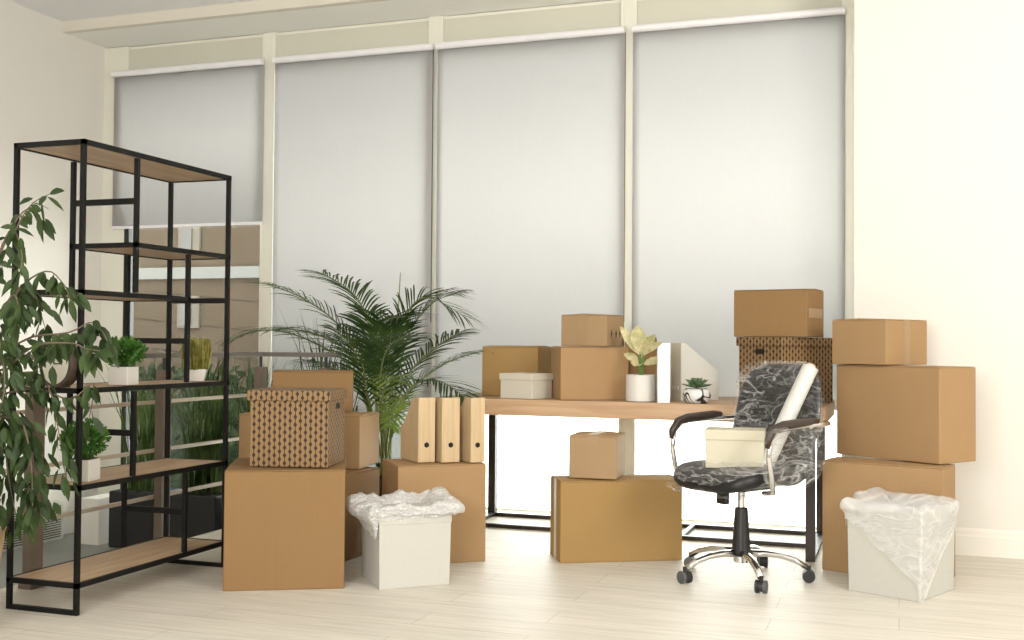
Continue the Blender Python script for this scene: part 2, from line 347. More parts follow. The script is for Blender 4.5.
# convector grille on the left wall (lower level)
t = thing('radiator', 'pale metal convector with louvred grille low on the left wall', 'radiator', (XL, 5.25, ZL), 0)
obj('casing', box(bm_(), 0, .10, -.45, .80, 0, .25), M['radiator'], t, bevel=.004)
b = bm_()
for k in range(14):
    z = .02+k*.0155; box(b, .100, .104, -.42, .77, z, z+.006)
obj('louvre', b, M['plastic'], t)
tag(obj('wall_box', box(bm_(), 0, .14, 0, .55, 0, .30), M['wall'], None, bevel=.004, loc=(-5.02, 5.92, ZL)), 'pale boxed-in sill block in the window corner', 'box')

# balustrade
t = thing('balustrade', 'brown balustrade with three slim rails behind the black shelf', 'balustrade', (-3.46, 3.775, 0))
def post(y, x=0, top=.96):
    b = bm_(); box(b, x-.022, x+.022, y-.022, y+.05, 0, top-.06); obj('post', b, M['brownpost'], t, bevel=.002)
    b = bm_(); cyl(b, (x,y+.014,top-.06), (x,y+.014,top), .009, n=10); obj('bracket', b, M['plastic'], t)
    b = bm_(); box(b, x-.035, x+.035, y-.03, y+.06, 0, .022); obj('post_foot', b, M['brownpost'], t, bevel=.002)
for y in (-.9, 0, .87, 1.76): post(y)
post(1.76, .42)
for z in (.27, .50, .74):
    b = bm_(); box(b, -.045, -.026, -1.8, 1.80, z-.009, z+.009); obj('rail', b, M['brownrail'], t, bevel=.002)
b = bm_(); box(b, -.025, .025, -1.8, 1.80, .96, .985); box(b, .025, .50, 1.755, 1.805, .96, .985); obj('handrail', b, M['handrail'], t, bevel=.003)

# outside
struct('ground', box(bm_(), -40, 40, D+.2, 60, -.6, -.45), M['ground'])
t = thing('building', 'brown rendered building with a pale band seen through the left window', 'building', (-10.94, 9.5, -.45))
obj('facade', box(bm_(), -6, 5.32, 0, .25, 0, 9), M['facade'], t)
obj('cornice_band', box(bm_(), -6, 5.34, -.05, 0, 2.12, 2.235), M['band'], t)
for x, z in ((4.05,2.33),(4.05,1.62),(2.2,2.33),(2.2,1.62)):
    w = obj('building_window', box(bm_(), x, x+.26, -.03, .02, z, z+.33), M['winframe'], t, bevel=.01); obj('pane', box(bm_(), x+.05, x+.17, -.04, -.03, z+.03, z+.30), M['pane_dark'], w)
t2 = tag(obj('building', box(bm_(), -8.2, -4.85, 11, 11.4, -.45, 9), M['farwall'], bevel=.03), 'pale grey wall outside, unseen behind the second blind, made tall to shade it', 'building')  # unseen wall, set near and high to keep skylight off the second blind
def blades(b, cx, cy, z0, n, h, spread, wd=.006, lean=.35, rng=rnd):
    for _ in range(n):
        a = rng.uniform(0, 2*math.pi); r = spread*math.sqrt(rng.random()); x = cx+r*math.cos(a); y = cy+r*math.sin(a)
        hh = h*rng.uniform(.55, 1.05); la = rng.uniform(0, 2*math.pi); ln = lean*hh*rng.uniform(.1, 1); dx, dy = math.cos(la)*ln, math.sin(la)*ln
        px, py = -math.sin(la)*wd, math.cos(la)*wd; prev = None
        for k in range(5):
            s = k/4; w = (1-s)**.6*.9+.1*(k<4)
            c = Vector((x+dx*s*s, y+dy*s*s, z0+hh*(s-.12*s*s*lean*3)))
            cur = (b.verts.new(c+Vector((px*w,py*w,0))), b.verts.new(c-Vector((px*w,py*w,0))))
            if prev: b.faces.new((prev[0], prev[1], cur[1], cur[0]))
            prev = cur
for (x, y, hh, n, lab) in ((-4.62,6.05,1.05,80,'tall grass in a dark planter nearest the left wall'),(-4.18,6.08,1.15,125,'tall green grass in a dark planter behind the middle of the black shelf'),
                   (-3.80,6.10,1.1,125,'tall grass in a dark planter behind the right end of the black shelf'),(-3.36,6.12,1.35,90,'tallest light grass in a planter left of the palm')):
    t = thing('potted_grass', lab, 'plant', (x, y, ZL), 0, 'tall grasses by the window')
    obj('planter', box(bm_(), -.17, .17, -.15, .15, 0, .36), M['planter'], t, bevel=.01)
    b = bm_(); blades(b, 0, 0, .34, n, hh, .13, .0065, .35); obj('foliage', b, M['grass'], t)
b = bm_()
for _ in range(2600):
    c = Vector((rnd.uniform(-9.5,-5.2), 8.4+rnd.gauss(0,.22), rnd.uniform(-.5,.80))); a = Vector((rnd.uniform(-1,1),rnd.uniform(-1,1),rnd.uniform(-1,1))).normalized()*.07; q = a.orthogonal().normalized()*.035
    vs = [b.verts.new(c-a), b.verts.new(c+q), b.verts.new(c+a), b.verts.new(c-q)]; b.faces.new(vs)
box(b, -9.5, -5.2, 8.3, 8.45, -.45, .55)
tag(obj('hedge', b, M['hedge']), 'dark hedge outside beyond the left windows', 'hedge')

# ------------------------------------------------------------------ black shelving unit
S = thing('shelving_unit', 'tall open black metal shelving unit with staggered oak shelves', 'shelving unit', (-2.942, 3.453, 0))
Wd, Ln, H, m1, m2, q = .338, .994, 1.817, .317, .672, .018
def spost(y, x, z0, z1): obj('post', box(bm_(), x, x+q, y, y+q, z0, z1), M['black'], S, bevel=.001)
xF, xB = -q, -Wd   # front (room side) and back lines, x local
for y in (0, Ln-q):
    for x in (xF, xB): spost(y, x, 0, H)
    obj('crossbar', box(bm_(), xB+q, xF, y, y+q, 0, q), M['black'], S)
Z2, Z3, Z4, Z5, Z1 = 1.438, 1.230, .852, .482, .112
def shelf(y0, y1, z, end0=False):
    b = bm_(); hz = .010
    box(b, xB, xB+q*.8, y0, y1, z-hz, z+hz); box(b, xF+q*.2, xF+q, y0, y1, z-hz, z+hz); box(b, xB, xF+q, y0, y0+q*.9, z-hz, z+hz); box(b, xB, xF+q, y1-q*.9, y1, z-hz, z+hz)
    f = obj('shelf_frame', b, M['black'], S)
    obj('shelf_board', box(bm_(), xB+q*.8, xF+q*.2, y0+q*.9, y1-q*.9, z-hz+.004, z+hz-.001), M['oak'], S)
shelf(0, Ln, H-.010); shelf(m1, Ln, Z2); shelf(0, m2+q, Z3); shelf(0, Ln, Z4); shelf(0, Ln, Z5); shelf(0, Ln, Z1)
for x in (xF, xB):
    spost(m1, x, Z3+.012, H-.024); spost(m2, x, Z4+.012, Z2-.012); spost(m1, x, Z5+.012, Z4-.012); spost(m2, x, Z1+.012, Z5-.012)
for y, z in ((m1, 1.618), (Ln-q, 1.234), (m2, 1.045), (m1, .668), (m2, .298)):
    obj('crossbar', box(bm_(), xB+q, xF, y, y+q, z-.012, z+.012), M['black'], S)

def herb(b, c, r, n, lf=.014, seed=1):
    g = random.Random(seed)
    for _ in range(n):
        a = Vector((g.gauss(0,1), g.gauss(0,1), g.gauss(0,.8)+.1)).normalized(); p = Vector(c)+Vector((a.x*r[0], a.y*r[1], a.z*r[2]))*g.uniform(.45,1.08)
        d = (a+Vector((g.uniform(-.7,.7),g.uniform(-.7,.7),g.uniform(-.3,.9)))).normalized(); u = d.orthogonal().normalized(); u = (Matrix.Rotation(g.uniform(0,6.3),3,d) @ u); l = lf*g.uniform(.7,1.4)
        vs = [b.verts.new(p-d*l), b.verts.new(p+u*l*.6), b.verts.new(p+d*l), b.verts.new(p-u*l*.6)]; b.faces.new(vs)
def herbpot(label, loc, yaw, w, h, r, seed):
    t = thing('potted_plant', label, 'plant', loc, yaw, 'small plants on the black shelf')
    b = bm_(); box(b, -w/2, w/2, -w/2, w/2, 0, h); obj('pot', b, M['ceramic'], t, bevel=.003)
    obj('soil', box(bm_(), -w/2+.008, w/2-.008, -w/2+.008, w/2-.008, h-.001, h+.003), M['soil'], t)
    b = bm_(); g = random.Random(seed+5)
    for k in range(14):
        a = g.uniform(0,6.28); tube(b, [(g.uniform(-.015,.015),g.uniform(-.015,.015),h), (r[0]*.4*math.cos(a), r[1]*.4*math.sin(a), h+r[2]*.8), (r[0]*.75*math.cos(a), r[1]*.75*math.sin(a), h+r[2]*1.2)], .0012, 5)
    obj('stems', b, M['aglstem'], t)
    b = bm_(); herb(b, (0,0,h+r[2]*.95), r, 1000, .0105, seed); obj('foliage', b, M['herb'], t)
herbpot('bushy green plant in white square pot on the black shelf, beside the yellow grass', (-3.02, 3.80, Z4+.011), 8, .088, .075, (.085,.085,.062), 3)
herbpot('bushy green plant in white square pot on the lower black shelf near its left end', (-3.035, 3.59, Z5+.011), 12, .092, .085, (.088,.088,.078), 8)
t = thing('potted_plant', 'yellow-green upright grass in tapered white pot on the black shelf', 'plant', (-3.02, 4.30, Z4+.011), 30, 'small plants on the black shelf')
b = bm_(); vs0 = [b.verts.new((x*.036, y*.036, 0)) for x,y in ((-1,-1),(1,-1),(1,1),(-1,1))]; vs1 = [b.verts.new((x*.05, y*.05, .055)) for x,y in ((-1,-1),(1,-1),(1,1),(-1,1))]
b.faces.new(vs0[::-1]); b.faces.new(vs1)
for i in range(4): b.faces.new((vs0[i], vs0[(i+1)%4], vs1[(i+1)%4], vs1[i]))
obj('pot', b, M['ceramic'], t, bevel=.003)
b = bm_(); g = random.Random(4)
for _ in range(560):
    a = g.uniform(0,6.28); r = .055*math.sqrt(g.random()); x, y = r*math.cos(a), r*math.sin(a); hgt = g.uniform(.07,.145); w = .0022
    dx, dy = x*.25+g.uniform(-.006,.006), y*.25+g.uniform(-.006,.006)
    for k in range(1):
        an = g.uniform(0,3.14); ux, uy = math.cos(an)*w, math.sin(an)*w
        v = [b.verts.new((x-ux,y-uy,.052)), b.verts.new((x+ux,y+uy,.052)), b.verts.new((x+dx+ux,y+dy+uy,.055+hgt)), b.verts.new((x+dx-ux,y+dy-uy,.055+hgt))]; b.faces.new(v)
obj('foliage', b, M['yellowg'], t)
t = thing('table_clock', 'round table clock with dark rim on the black shelf behind fig leaves', 'clock', (-3.05, 3.46, Z4+.011), -10)
b = bm_(); tube(b, [(0,-.02,.092),(0,.03,.092)], .092, 40); obj('rim', b, M['clockrim'], t, bevel=.004)
b = bm_(); tube(b, [(0,-.0215,.092),(0,-.0195,.092)], .078, 40); dial = obj('dial', b, M['clockface'], t)
b = bm_(); box(b, -.002, .002, -.024, -.0215, .09, .145); box(b, -.002, .035, -.024, -.0215, .09, .094); obj('hands', b, M['ink'], t)
b = bm_(); box(b, -.03, .03, -.015, .03, 0, .006); obj('base', b, M['clockrim'], t)

# ------------------------------------------------------------------ ficus at far left
def fw(px, py, y=3.1, dy=0): return Vector((-2.985+(px)*.00415, y+dy, 1.57-(py-195)*.00356))
def leaf(b, p, d, nrm, l, w, fold=.25):
    d = d.normalized(); s = d.cross(nrm)
    if s.length < 1e-4: s = d.orthogonal()
    s.normalize(); n = s.cross(d).normalized(); prev = None; mid = []; le = []; ri = []
    for k, (t_, ww) in enumerate(((0,.04),(.22,.75),(.5,1),(.78,.62),(1,.0))):
        c = p+d*l*t_-Vector((0,0,1))*l*.22*t_*t_
        mid.append(b.verts.new(c)); le.append(b.verts.new(c+s*w*ww*.5+n*w*fold*ww*.5)); ri.append(b.verts.new(c-s*w*ww*.5+n*w*fold*ww*.5))
    for k in range(4):
        b.faces.new((mid[k], mid[k+1], le[k+1], le[k])); b.faces.new((mid[k], ri[k], ri[k+1], mid[k+1]))
t = thing('weeping_fig', 'leafy weeping fig in tan pot at far left in front of the shelving', 'plant', (0,0,0))
t.location = (-3.19, 3.03, 0)
off = Vector((-3.19, 3.03, 0))
b = bm_(); lathe(b, [(.15,0),(.19,.12),(.225,.38),(.235,.40),(.215,.40),(.205,.36),(.0,.36)], 36); obj('pot', b, M['tan'], t, smooth=False)
b = bm_(); lathe(b, [(.204,.355),(.0,.365)], 24); obj('soil', b, M['soil'], t)
brs = [([(-45,420),(-30,330),(0,262),(25,214),(48,200)], .0, 9, 1), ([(-45,430),(-28,330),(5,250),(20,236),(32,262),(30,285)], -.05, 10, 1.3), ([(-45,450),(-35,380),(10,300),(42,275),(60,288),(66,303)], .02, 12, 1.4),
       ([(-45,450),(-35,390),(5,330),(28,300),(40,310),(45,330)], -.1, 12, 1.7), ([(-40,470),(-20,400),(20,345),(70,335),(96,325),(112,348)], .0, 13, 1.7), ([(-40,470),(-10,400),(35,352),(80,345),(100,350),(117,352)], -.06, 12, 1.6),
       ([(-45,480),(-10,410),(20,375),(45,388),(55,430),(62,476)], .03, 14, 1.8), ([(-45,500),(-20,440),(10,415),(30,440),(42,490),(38,518)], .0, 17, 2.6), ([(-45,500),(-25,430),(0,395),(10,450),(18,512)], -.1, 17, 2.6),
       ([(-45,480),(-25,400),(0,345),(18,340),(32,390),(25,432)], -.12, 16, 2.2), ([(-45,520),(-20,440),(-5,430),(0,480),(6,520)], .05, 14, 2.4), ([(-45,470),(-25,360),(-5,300),(10,290),(20,330)], .1, 13, 1.8),
       ([(-45,480),(-20,410),(25,390),(60,400),(80,385),(72,420)], .08, 12, 1.0), ([(-45,430),(-30,320),(-10,240),(5,210),(15,222)], .1, 11, 1.2), ([(-45,480),(-20,380),(15,360),(50,345),(62,352),(45,372)], -.03, 12, 1.6), ([(-45,500),(-15,430),(28,420),(45,455),(52,500)], -.06, 14, 2.0)]
bs = bm_(); tube(bs, [(0,0,.34), (-.03,.02,.7), (.0,.03,1.0), (-.02,.02,1.35)], [.016,.013,.010,.006], 8); tube(bs, [(.03,.02,.34), (.05,.05,.7), (.03,.06,1.1)], [.012,.010,.006], 8); obj('trunk', bs, M['bark'], t, smooth=True)
bb = bm_(); bl = bm_(); g = random.Random(21)
for pts, dy, n, dens in brs:
    P = [fw(x,y,3.1,dy*(i/len(pts))*1.5)-off for i,(x,y) in enumerate(pts)]
    # smooth polyline
    Q = []
    for i in range(len(P)-1):
        p0,p1,p2,p3 = P[max(i-1,0)],P[i],P[i+1],P[min(i+2,len(P)-1)]
        for k in range(4):
            s = k/4; Q.append(.5*((2*p1)+(p2-p0)*s+(2*p0-5*p1+4*p2-p3)*s*s+(3*p1-p0-3*p2+p3)*s**3))
    Q.append(P[-1]); tube(bb, Q, [.0045*(1-i/len(Q))+.0011 for i in range(len(Q))], 5)
    tot = int(n*dens*1.9)
    for k in range(tot):
        s = (.30+.70*(k+g.random())/tot)*(len(Q)-1); i = min(int(s), len(Q)-2); p = Q[i].lerp(Q[i+1], s-i); tg = (Q[i+1]-Q[i]).normalized()
        side = Vector((g.uniform(-1,1), g.uniform(-1,1), g.uniform(-.9,.25))); side = (side-tg*side.dot(tg)*.3).normalized()
        p2 = p+side*g.uniform(0,.035)*dens/1.5; d = (side*.8+tg*.5+Vector((0,0,-.55))).normalized()
        leaf(bl, p2, d, Vector((g.uniform(-.5,.5), -1, g.uniform(0,1.2))), g.uniform(.044,.068), g.uniform(.020,.028))
    leaf(bl, Q[-1], (Q[-1]-Q[-2]).normalized(), Vector((0,-1,.5)), .07, .03)
obj('branches', bb, M['bark'], t); obj('foliage', bl, M['ficus'], t, smooth=True)

# ------------------------------------------------------------------ areca palm
t = thing('areca_palm', 'feathery green palm in black pot standing by the window left of the desk', 'plant', (-2.79, 5.80, 0)); off = Vector((-2.79,5.80,0))
b = bm_(); lathe(b, [(.12,0),(.15,.28),(.165,.30),(.150,.30),(.14,.27),(0,.27)], 32); obj('pot', b, M['blackpot'], t); b = bm_(); lathe(b, [(.14,.265),(0,.275)], 24); obj('soil', b, M['soil'], t)
def pw(px, py, y): return Vector((-2.79+(px-385)*.00655, y, 1.45-(py-272)*.00575))-off
fr = [([(380,440),(372,375),(345,328),(310,299),(274,284)], 5.70, 1, 'd'), ([(385,440),(372,350),(355,305),(335,285),(308,270)], 5.95, 1, 'd'), ([(380,440),(365,380),(330,345),(290,331),(258,340)], 5.50, 1, 'd'),
      ([(386,440),(388,360),(387,310),(384,270)], 6.0, .16, 'd'), ([(388,440),(393,360),(405,315),(428,298),(462,317)], 5.75, 1, 'd'), ([(388,440),(396,350),(415,305),(436,292)], 6.05, .9, 'd'),
      ([(390,440),(405,385),(435,350),(464,332)], 5.65, .8, 'd'), ([(390,440),(410,395),(445,378),(478,392)], 5.50, .8, 'd'), ([(390,440),(400,400),(432,365),(468,350)], 5.95, .8, 'd'), ([(386,440),(384,370),(398,325),(430,318)], 5.45, 1, 'd'),
      ([(382,440),(362,400),(335,372),(300,362)], 5.9, .8, 'd'), ([(384,440),(370,370),(350,340),(322,330)], 5.4, 1, 'd'), ([(386,440),(392,390),(410,350),(440,335)], 5.3, .9, 'd'), ([(384,440),(376,390),(356,350),(345,310)], 6.1, .9, 'd'),
      ([(388,450),(400,415),(425,392),(440,400)], 5.35, .9, 'y'), ([(384,450),(394,400),(415,375),(430,378)], 5.3, .9, 'y'), ([(382,450),(372,420),(352,395),(338,400)], 5.35, .8, 'd'), ([(386,450),(398,430),(412,405),(418,420)], 5.4, .8, 'y'), ([(386,450),(380,400),(384,360),(372,330)], 5.35, .8, 'd'), ([(386,450),(390,400),(398,350),(405,330)], 5.6, .9, 'd')]
g = random.Random(5)
for pts, yt, sc, kind in fr:
    n0 = len(pts); P = [pw(x, y, 5.80+(yt-5.80)*(i/(n0-1))) for i,(x,y) in enumerate(pts)]; P = [Vector((g.uniform(-.04,.04), g.uniform(-.04,.04), .27))] + P[1:]; Q = []
    for i in range(len(P)-1):
        p0,p1,p2,p3 = P[max(i-1,0)],P[i],P[i+1],P[min(i+2,len(P)-1)]
        for k in range(8):
            s = k/8; Q.append(.5*((2*p1)+(p2-p0)*s+(2*p0-5*p1+4*p2-p3)*s*s+(3*p1-p0-3*p2+p3)*s**3))
    Q.append(P[-1]); f = bm_(); tube(f, Q, [.006*(1-i/len(Q))+.0015 for i in range(len(Q))], 6)
    fo = obj('frond', f, M['palmstem'], t); b = bm_(); nl = 27
    for k in range(nl):
        s = (.30+.70*k/nl); x = s*(len(Q)-1); i = min(int(x), len(Q)-2); p = Q[i].lerp(Q[i+1], x-i); tg = (Q[min(i+1,len(Q)-1)]-Q[i]).normalized()
        ll = (sc if kind=='d' else sc*.72)*.33*(math.sin(math.pi*min(1,max(.08,(s-.24)/.80)))**.55)*g.uniform(.85,1.1)
        for sd in (-1, 1):
            up = Vector((0,0,1)); sv = tg.cross(up)
            if sv.length < .2: sv = Vector((1,0,0))
            sv.normalize(); nn = sv.cross(tg).normalized()
            d = (sv*sd*.72+tg*.75+nn*.20+Vector((g.uniform(-.08,.08),g.uniform(-.08,.08),g.uniform(-.08,.08)))).normalized(); wv = d.cross(nn).normalized()*.0062; prev = None
            for q4 in range(5 if kind=='d' or k%2==0 else 0):
                u = q4/4; c = p+d*ll*u-Vector((0,0,1))*ll*.30*u*u; w = wv*(math.sin(math.pi*(.12+.86*u))**.7)
                cur = (b.verts.new(c+w), b.verts.new(c-w))
                if prev: b.faces.new((prev[0], prev[1], cur[1], cur[0]))
                prev = cur
    if sc < .2: b.free(); continue
    obj('leaflets', b, M['palm2' if kind=='y' else 'palm'], fo)

# ------------------------------------------------------------------ cardboard boxes
def carton(label, x, y, z, w, d, h, yaw, mat='k1', seam='x', tape=None, tmat='tape', group='kraft cardboard boxes', gap=.004, marks=False, puff=.004):
    t = thing('cardboard_box', label, 'box', (x,y,z), yaw, group)
    obj('carton', box(bm_(), -w/2, w/2, -d/2, d/2, 0, h-.006), M[mat], t, bevel=.004)
    for s in (-1, 1):
        b = bm_()
        if seam == 'x': prism(b, [(s*gap/2, h+puff), (s*(d/2-.001), h-.001), (s*(d/2-.001), h-.005), (s*gap/2, h-.005)], -w/2+.002, w/2-.002, 'x')
        else: prism(b, [(s*gap/2, h+puff), (s*(w/2-.001), h-.001), (s*(w/2-.001), h-.005), (s*gap/2, h-.005)], -d/2+.002, d/2-.002, 'y')
        obj('flap', b, M[mat], t)
    if tape:
        # tape: list of (face, centre, length) ; face in front,left,right with centre along it ; strips are vertical unless 'h'
        for face, c, ln, orient in tape:
            b = bm_(); tw = .024; e = .0012
            if orient == 'v': u0, u1, z0, z1 = c-tw, c+tw, h-ln, h-.001
            else: u0, u1, z0, z1 = c-ln/2, c+ln/2, h/2-tw, h/2+tw
            if face == 'front': box(b, u0, u1, -d/2-e, -d/2+.001, z0, z1)
            if face == 'left': box(b, -w/2-e, -w/2+.001, u0, u1, z0, z1)
            if face == 'right': box(b, w/2-.001, w/2+e, u0, u1, z0, z1)
            if face == 'top':
                if seam == 'x': box(b, -w/2, w/2, -tw, tw, h+puff, h+puff+.001)
                else: box(b, -tw, tw, -d/2, d/2, h+puff, h+puff+.001)
            obj('packing_tape', b, M[tmat], t)
    return t
carton('large plain cardboard box on the floor under the patterned box at left', -2.568,4.358,0,.501,.529,.504,27.6)
carton('cardboard floor box beneath the wide box, mostly hidden by the large left box', -2.734,4.923,0,.50,.359,.415,-2.2)
carton('wide cardboard box with one sunlit end, behind the patterned box at left', -2.840,5.030,.421,.630,.335,.262,9.5, 'k2')
carton('cardboard box topmost of the left stack in front of the palm', -2.868,5.110,.689,.405,.240,.208,27, 'k1')
carton('cardboard box on the floor carrying three wooden magazine files', -2.149,5.012,0,.434,.343,.468,38.3, 'k2', puff=.001)
carton('long low yellowish cardboard box on the floor in front of the desk', -1.315,5.339,0,.606,.235,.391,29, 'k3', seam='x', tape=[('left',0,.39,'v')], tmat='tape_w')
carton('small cardboard box on the long box in front of the desk', -1.402,5.318,.397,.233,.256,.207,3.5, 'k4', seam='y', tape=[('front',0,.045,'v'),('top',0,0,'v')])
carton('cardboard box on the floor beneath the right stack, behind the plastic-covered bin', -.048,5.432,0,.545,.215,.511,-15.4, 'k2', puff=.001)
carton('largest box of the right stack, in the middle and overhanging its right edge', .024,5.632,.516,.568,.285,.439,-35.6, 'k2', seam='x', puff=.001)
carton('cardboard box topmost of the right stack against the cream wall', -.090,5.722,.958,.302,.344,.217,-33.1, 'k2', seam='y', tape=[('right',0,.215,'v')])
carton('plain cardboard box at the far left end of the desk', -2.060,6.010,.751,.327,.298,.278,2.3, 'k3')
carton('cardboard box on the desk beneath the smaller box with arrow marks', -1.575,5.785,.751,.367,.26,.281,28.5, 'k2', puff=.001)
tk = carton('small taped cardboard box with arrow marks stacked on the desk box', -1.560,5.800,1.034,.268,.230,.168,-9.6, 'k4', seam='y', tape=[('front',-.005,.165,'v'),('top',0,0,'v')])
for k, yy in enumerate((-.055,.005,.055)):
    b = bm_(); prism(b, [(yy-.010,.062),(yy+.010,.062),(yy,.088)], .1335, .1352, 'x'); box(b, .1335, .1352, yy-.003, yy+.003, .045, .062); obj('arrow_mark', b, M['ink'], tk)
carton('cardboard box standing on the desk behind the pale-leaved plant', -1.332,5.955,.751,.170,.20,.33,14, 'k1')
carton('cardboard box on top of the patterned box at the right end of the desk', -.590,5.900,1.089,.392,.249,.243,-15.3, 'k1', seam='x', tape=[('right',0,.20,'h')], tmat='tape')

def patterned(label, x, y, z, w, d, h, yaw, hole, lidh=.045):
    t = thing('patterned_box', label, 'box', (x,y,z), yaw, 'patterned storage boxes')
    o_ = 0
    obj('box_body', box(bm_(), -w/2, w/2, -d/2, d/2, 0, h-.006), M['pattern'], t, bevel=.003)
    obj('lid', box(bm_(), -w/2-.011, w/2+.011, -d/2-.011, d/2+.011, h-lidh, h), M['pattern'], t, bevel=.004)
    b = bm_(); hw = .034; zc = h-lidh-.028
    poly = [(hw*math.cos(a)*.6+(hw*.4 if math.cos(a)>0 else -hw*.4), zc+.0135*math.sin(a)) for a in [i*math.pi/8 for i in range(16)]]
    if hole == 'right': prism(b, [(u+.02, v) for u,v in poly], w/2-o_-.001, w/2-o_+.0015, 'x')
    else: prism(b, poly, -d/2+o_-.0015, -d/2+o_+.001, 'y')
    obj('hand_hole', b, M['dark'], t)
patterned('brown diamond-patterned storage box with lid on the large box at left', -2.507,4.333,.509,.342,.302,.328,14.8,'right')
patterned('brown diamond-patterned storage box on the right end of the desk', -.556,5.928,.751,.293,.386,.336,-36.6,'front')

# ------------------------------------------------------------------ lidded card boxes
def lidbox(label, x, y, z, w, d, h, yaw, mat, lh=.035, group=None):
    t = thing('storage_box', label, 'box', (x,y,z), yaw, group)
    obj('box_body', box(bm_(), -w/2+.005, w/2-.005, -d/2+.005, d/2-.005, 0, h-.004), mat, t, bevel=.003)
    obj('lid', box(bm_(), -w/2, w/2, -d/2, d/2, h-lh, h), mat, t, bevel=.003)
    return t
lidbox('small ivory lidded box on the desk in front of the plain box', -1.903,5.700,.751,.223,.192,.134,-18.2, M['ivory'])

# ------------------------------------------------------------------ wooden magazine files
def birchfile(label, x, y, w):
    t = thing('magazine_file', label, 'magazine file', (x,y,.4725), 44.5, 'wooden magazine files'); h, d, th = .31, .25, .006
    spine = bm_(); box(spine, -w/2, w/2, -d/2, -d/2+th, 0, h); s = obj('spine', spine, M['birch'], t, bevel=.0015)
    b = bm_(); tube(b, [(0,-d/2-.0008,.083),(0,-d/2+.001,.083)], .0125, 24); obj('finger_hole', b, M['dark'], s)
    prof = [(-d/2+th,0),(d/2,0),(d/2,.16)]+[(d/2-(d-.045)*(k/10), .16+.15*(1-math.cos(math.pi*k/10))/2) for k in range(1,11)]+[(-d/2+th,h)]
    for sd in (-1,1):
        b = bm_(); x0 = sd*(w/2-th); prism(b, prof, min(x0,sd*w/2), max(x0,sd*w/2), 'x'); obj('side_panel', b, M['birch'], t)
    obj('back_panel', box(bm_(), -w/2+th, w/2-th, d/2-th, d/2, 0, .16), M['birch'], t); obj('base', box(bm_(), -w/2+th, w/2-th, -d/2+th, d/2-th, 0, th), M['birch'], t)
birchfile('wooden magazine file on the cardboard box, leftmost of three', -2.226,4.993,.086)
birchfile('wooden magazine file on the cardboard box, middle of three', -2.120,5.039,.092)
birchfile('wooden magazine file on the cardboard box, nearest the desk', -2.001,5.089,.074)
# white files on the desk
def whitefile(label, x, y, w, d, yaw, h=.303, low=.15, slot=True):
    t = thing('magazine_file', label, 'magazine file', (x,y,.751), yaw, 'white magazine files'); th = .004
    obj('spine', box(bm_(), -w/2, w/2, -d/2, -d/2+th, 0, h), M['ivory'] if slot else M['bright'], t, bevel=.001)
    prof = [(-d/2+th,0),(d/2,0),(d/2,low),(-d/2+.03,h),(-d/2+th,h)]
    for sd in (-1,1):
        b = bm_(); x0 = sd*(w/2-th); prism(b, prof, min(x0,sd*w/2), max(x0,sd*w/2), 'x'); obj('side_panel', b, M['white'], t)
    obj('back_panel', box(bm_(), -w/2+th, w/2-th, d/2-th, d/2, 0, low), M['white'], t); obj('base', box(bm_(), -w/2+th, w/2-th, -d/2+th, d/2-th, 0, th), M['white'], t)
    if slot:
        b = bm_(); box(b, -w*.30, w*.30, -d/2-.006, -d/2, .055, .075); obj('label_holder', b, M['ceramic'], t, bevel=.001)
whitefile('ivory magazine file with sloping side on the desk behind the succulent', -1.033,5.949,.090,.250,-43.2)
whitefile('narrow bright white magazine file on the desk between the plants', -1.142,5.652,.062,.20,11.5, slot=False)

# ------------------------------------------------------------------ desk
t = thing('desk', 'long desk with thick light oak top on dark metal frame by the windows', 'desk', (-2.38, 5.54, 0))
DW, DD = 2.045, .86
obj('desk_top', box(bm_(), 0, DW, 0, DD, .665, .75), M['desk'], t, bevel=.003)
for x in (.028, DW-.093):
    for y in (.03, DD-.075): obj('leg', box(bm_(), x, x+.045, y, y+.045, .0, .665), M['desk_leg'], t, bevel=.001)
    obj('foot_bar', box(bm_(), x, x+.045, .075, DD-.075, 0, .022), M['desk_leg'], t, bevel=.001)
    obj('top_bar', box(bm_(), x, x+.045, .075, DD-.075, .635, .665), M['desk_leg'], t)
obj('long_bar', box(bm_(), .073, DW-.093, DD-.065, DD-.04, 0, .022), M['desk_leg'], t); obj('long_bar', box(bm_(), .073, DW-.093, .40, .425, 0, .022), M['desk_leg'], t)
obj('strut', box(bm_(), 1.26, 1.285, .425, DD-.065, 0, .022), M['desk_leg'], t)

# plants on desk
t = thing('potted_plant', 'pale cream-leaved plant in white cylinder pot on the desk', 'plant', (-1.262, 5.650, .751))
b = bm_(); lathe(b, [(.070,0),(.077,.004),(.077,.136),(.072,.138),(.070,.125),(0,.125)], 40); obj('pot', b, M['ceramic'], t)
b = bm_(); lathe(b, [(.069,.122),(0,.128)], 20); obj('soil', b, M['soil'], t)
bl = bm_(); bs = bm_()
for (dx, dz, dy, l, w) in ((-.035,.20,.0,.20,.062),(-.005,.21,-.01,.175,.088),(.03,.17,-.03,.19,.058),(.075,.20,-.06,.17,.045),(.05,.07,-.02,.13,.045),(-.02,.06,-.04,.07,.045),(.045,.09,.03,.14,.03),(-.05,.12,.02,.11,.05),(.01,.02,-.05,.06,.045)):
    base = Vector((dx*.25, dy*.5, .19+max(0,dz-.10)*.5)); d = Vector((dx*3.0, dy*3, dz)).normalized(); l *= 1.12; w *= .95
    tube(bs, [(dx*.1,dy*.1,.12), base], [.006,.004], 6)
    leaf(bl, base, d, Vector((.1,-1,.35)), l, w, .18)
tube(bs, [(0,0,.12),(0,0,.24)], [.007,.005], 8)
obj('stalks', bs, M['aglstem'], t); obj('leaves', bl, M['agl'], t, smooth=True)
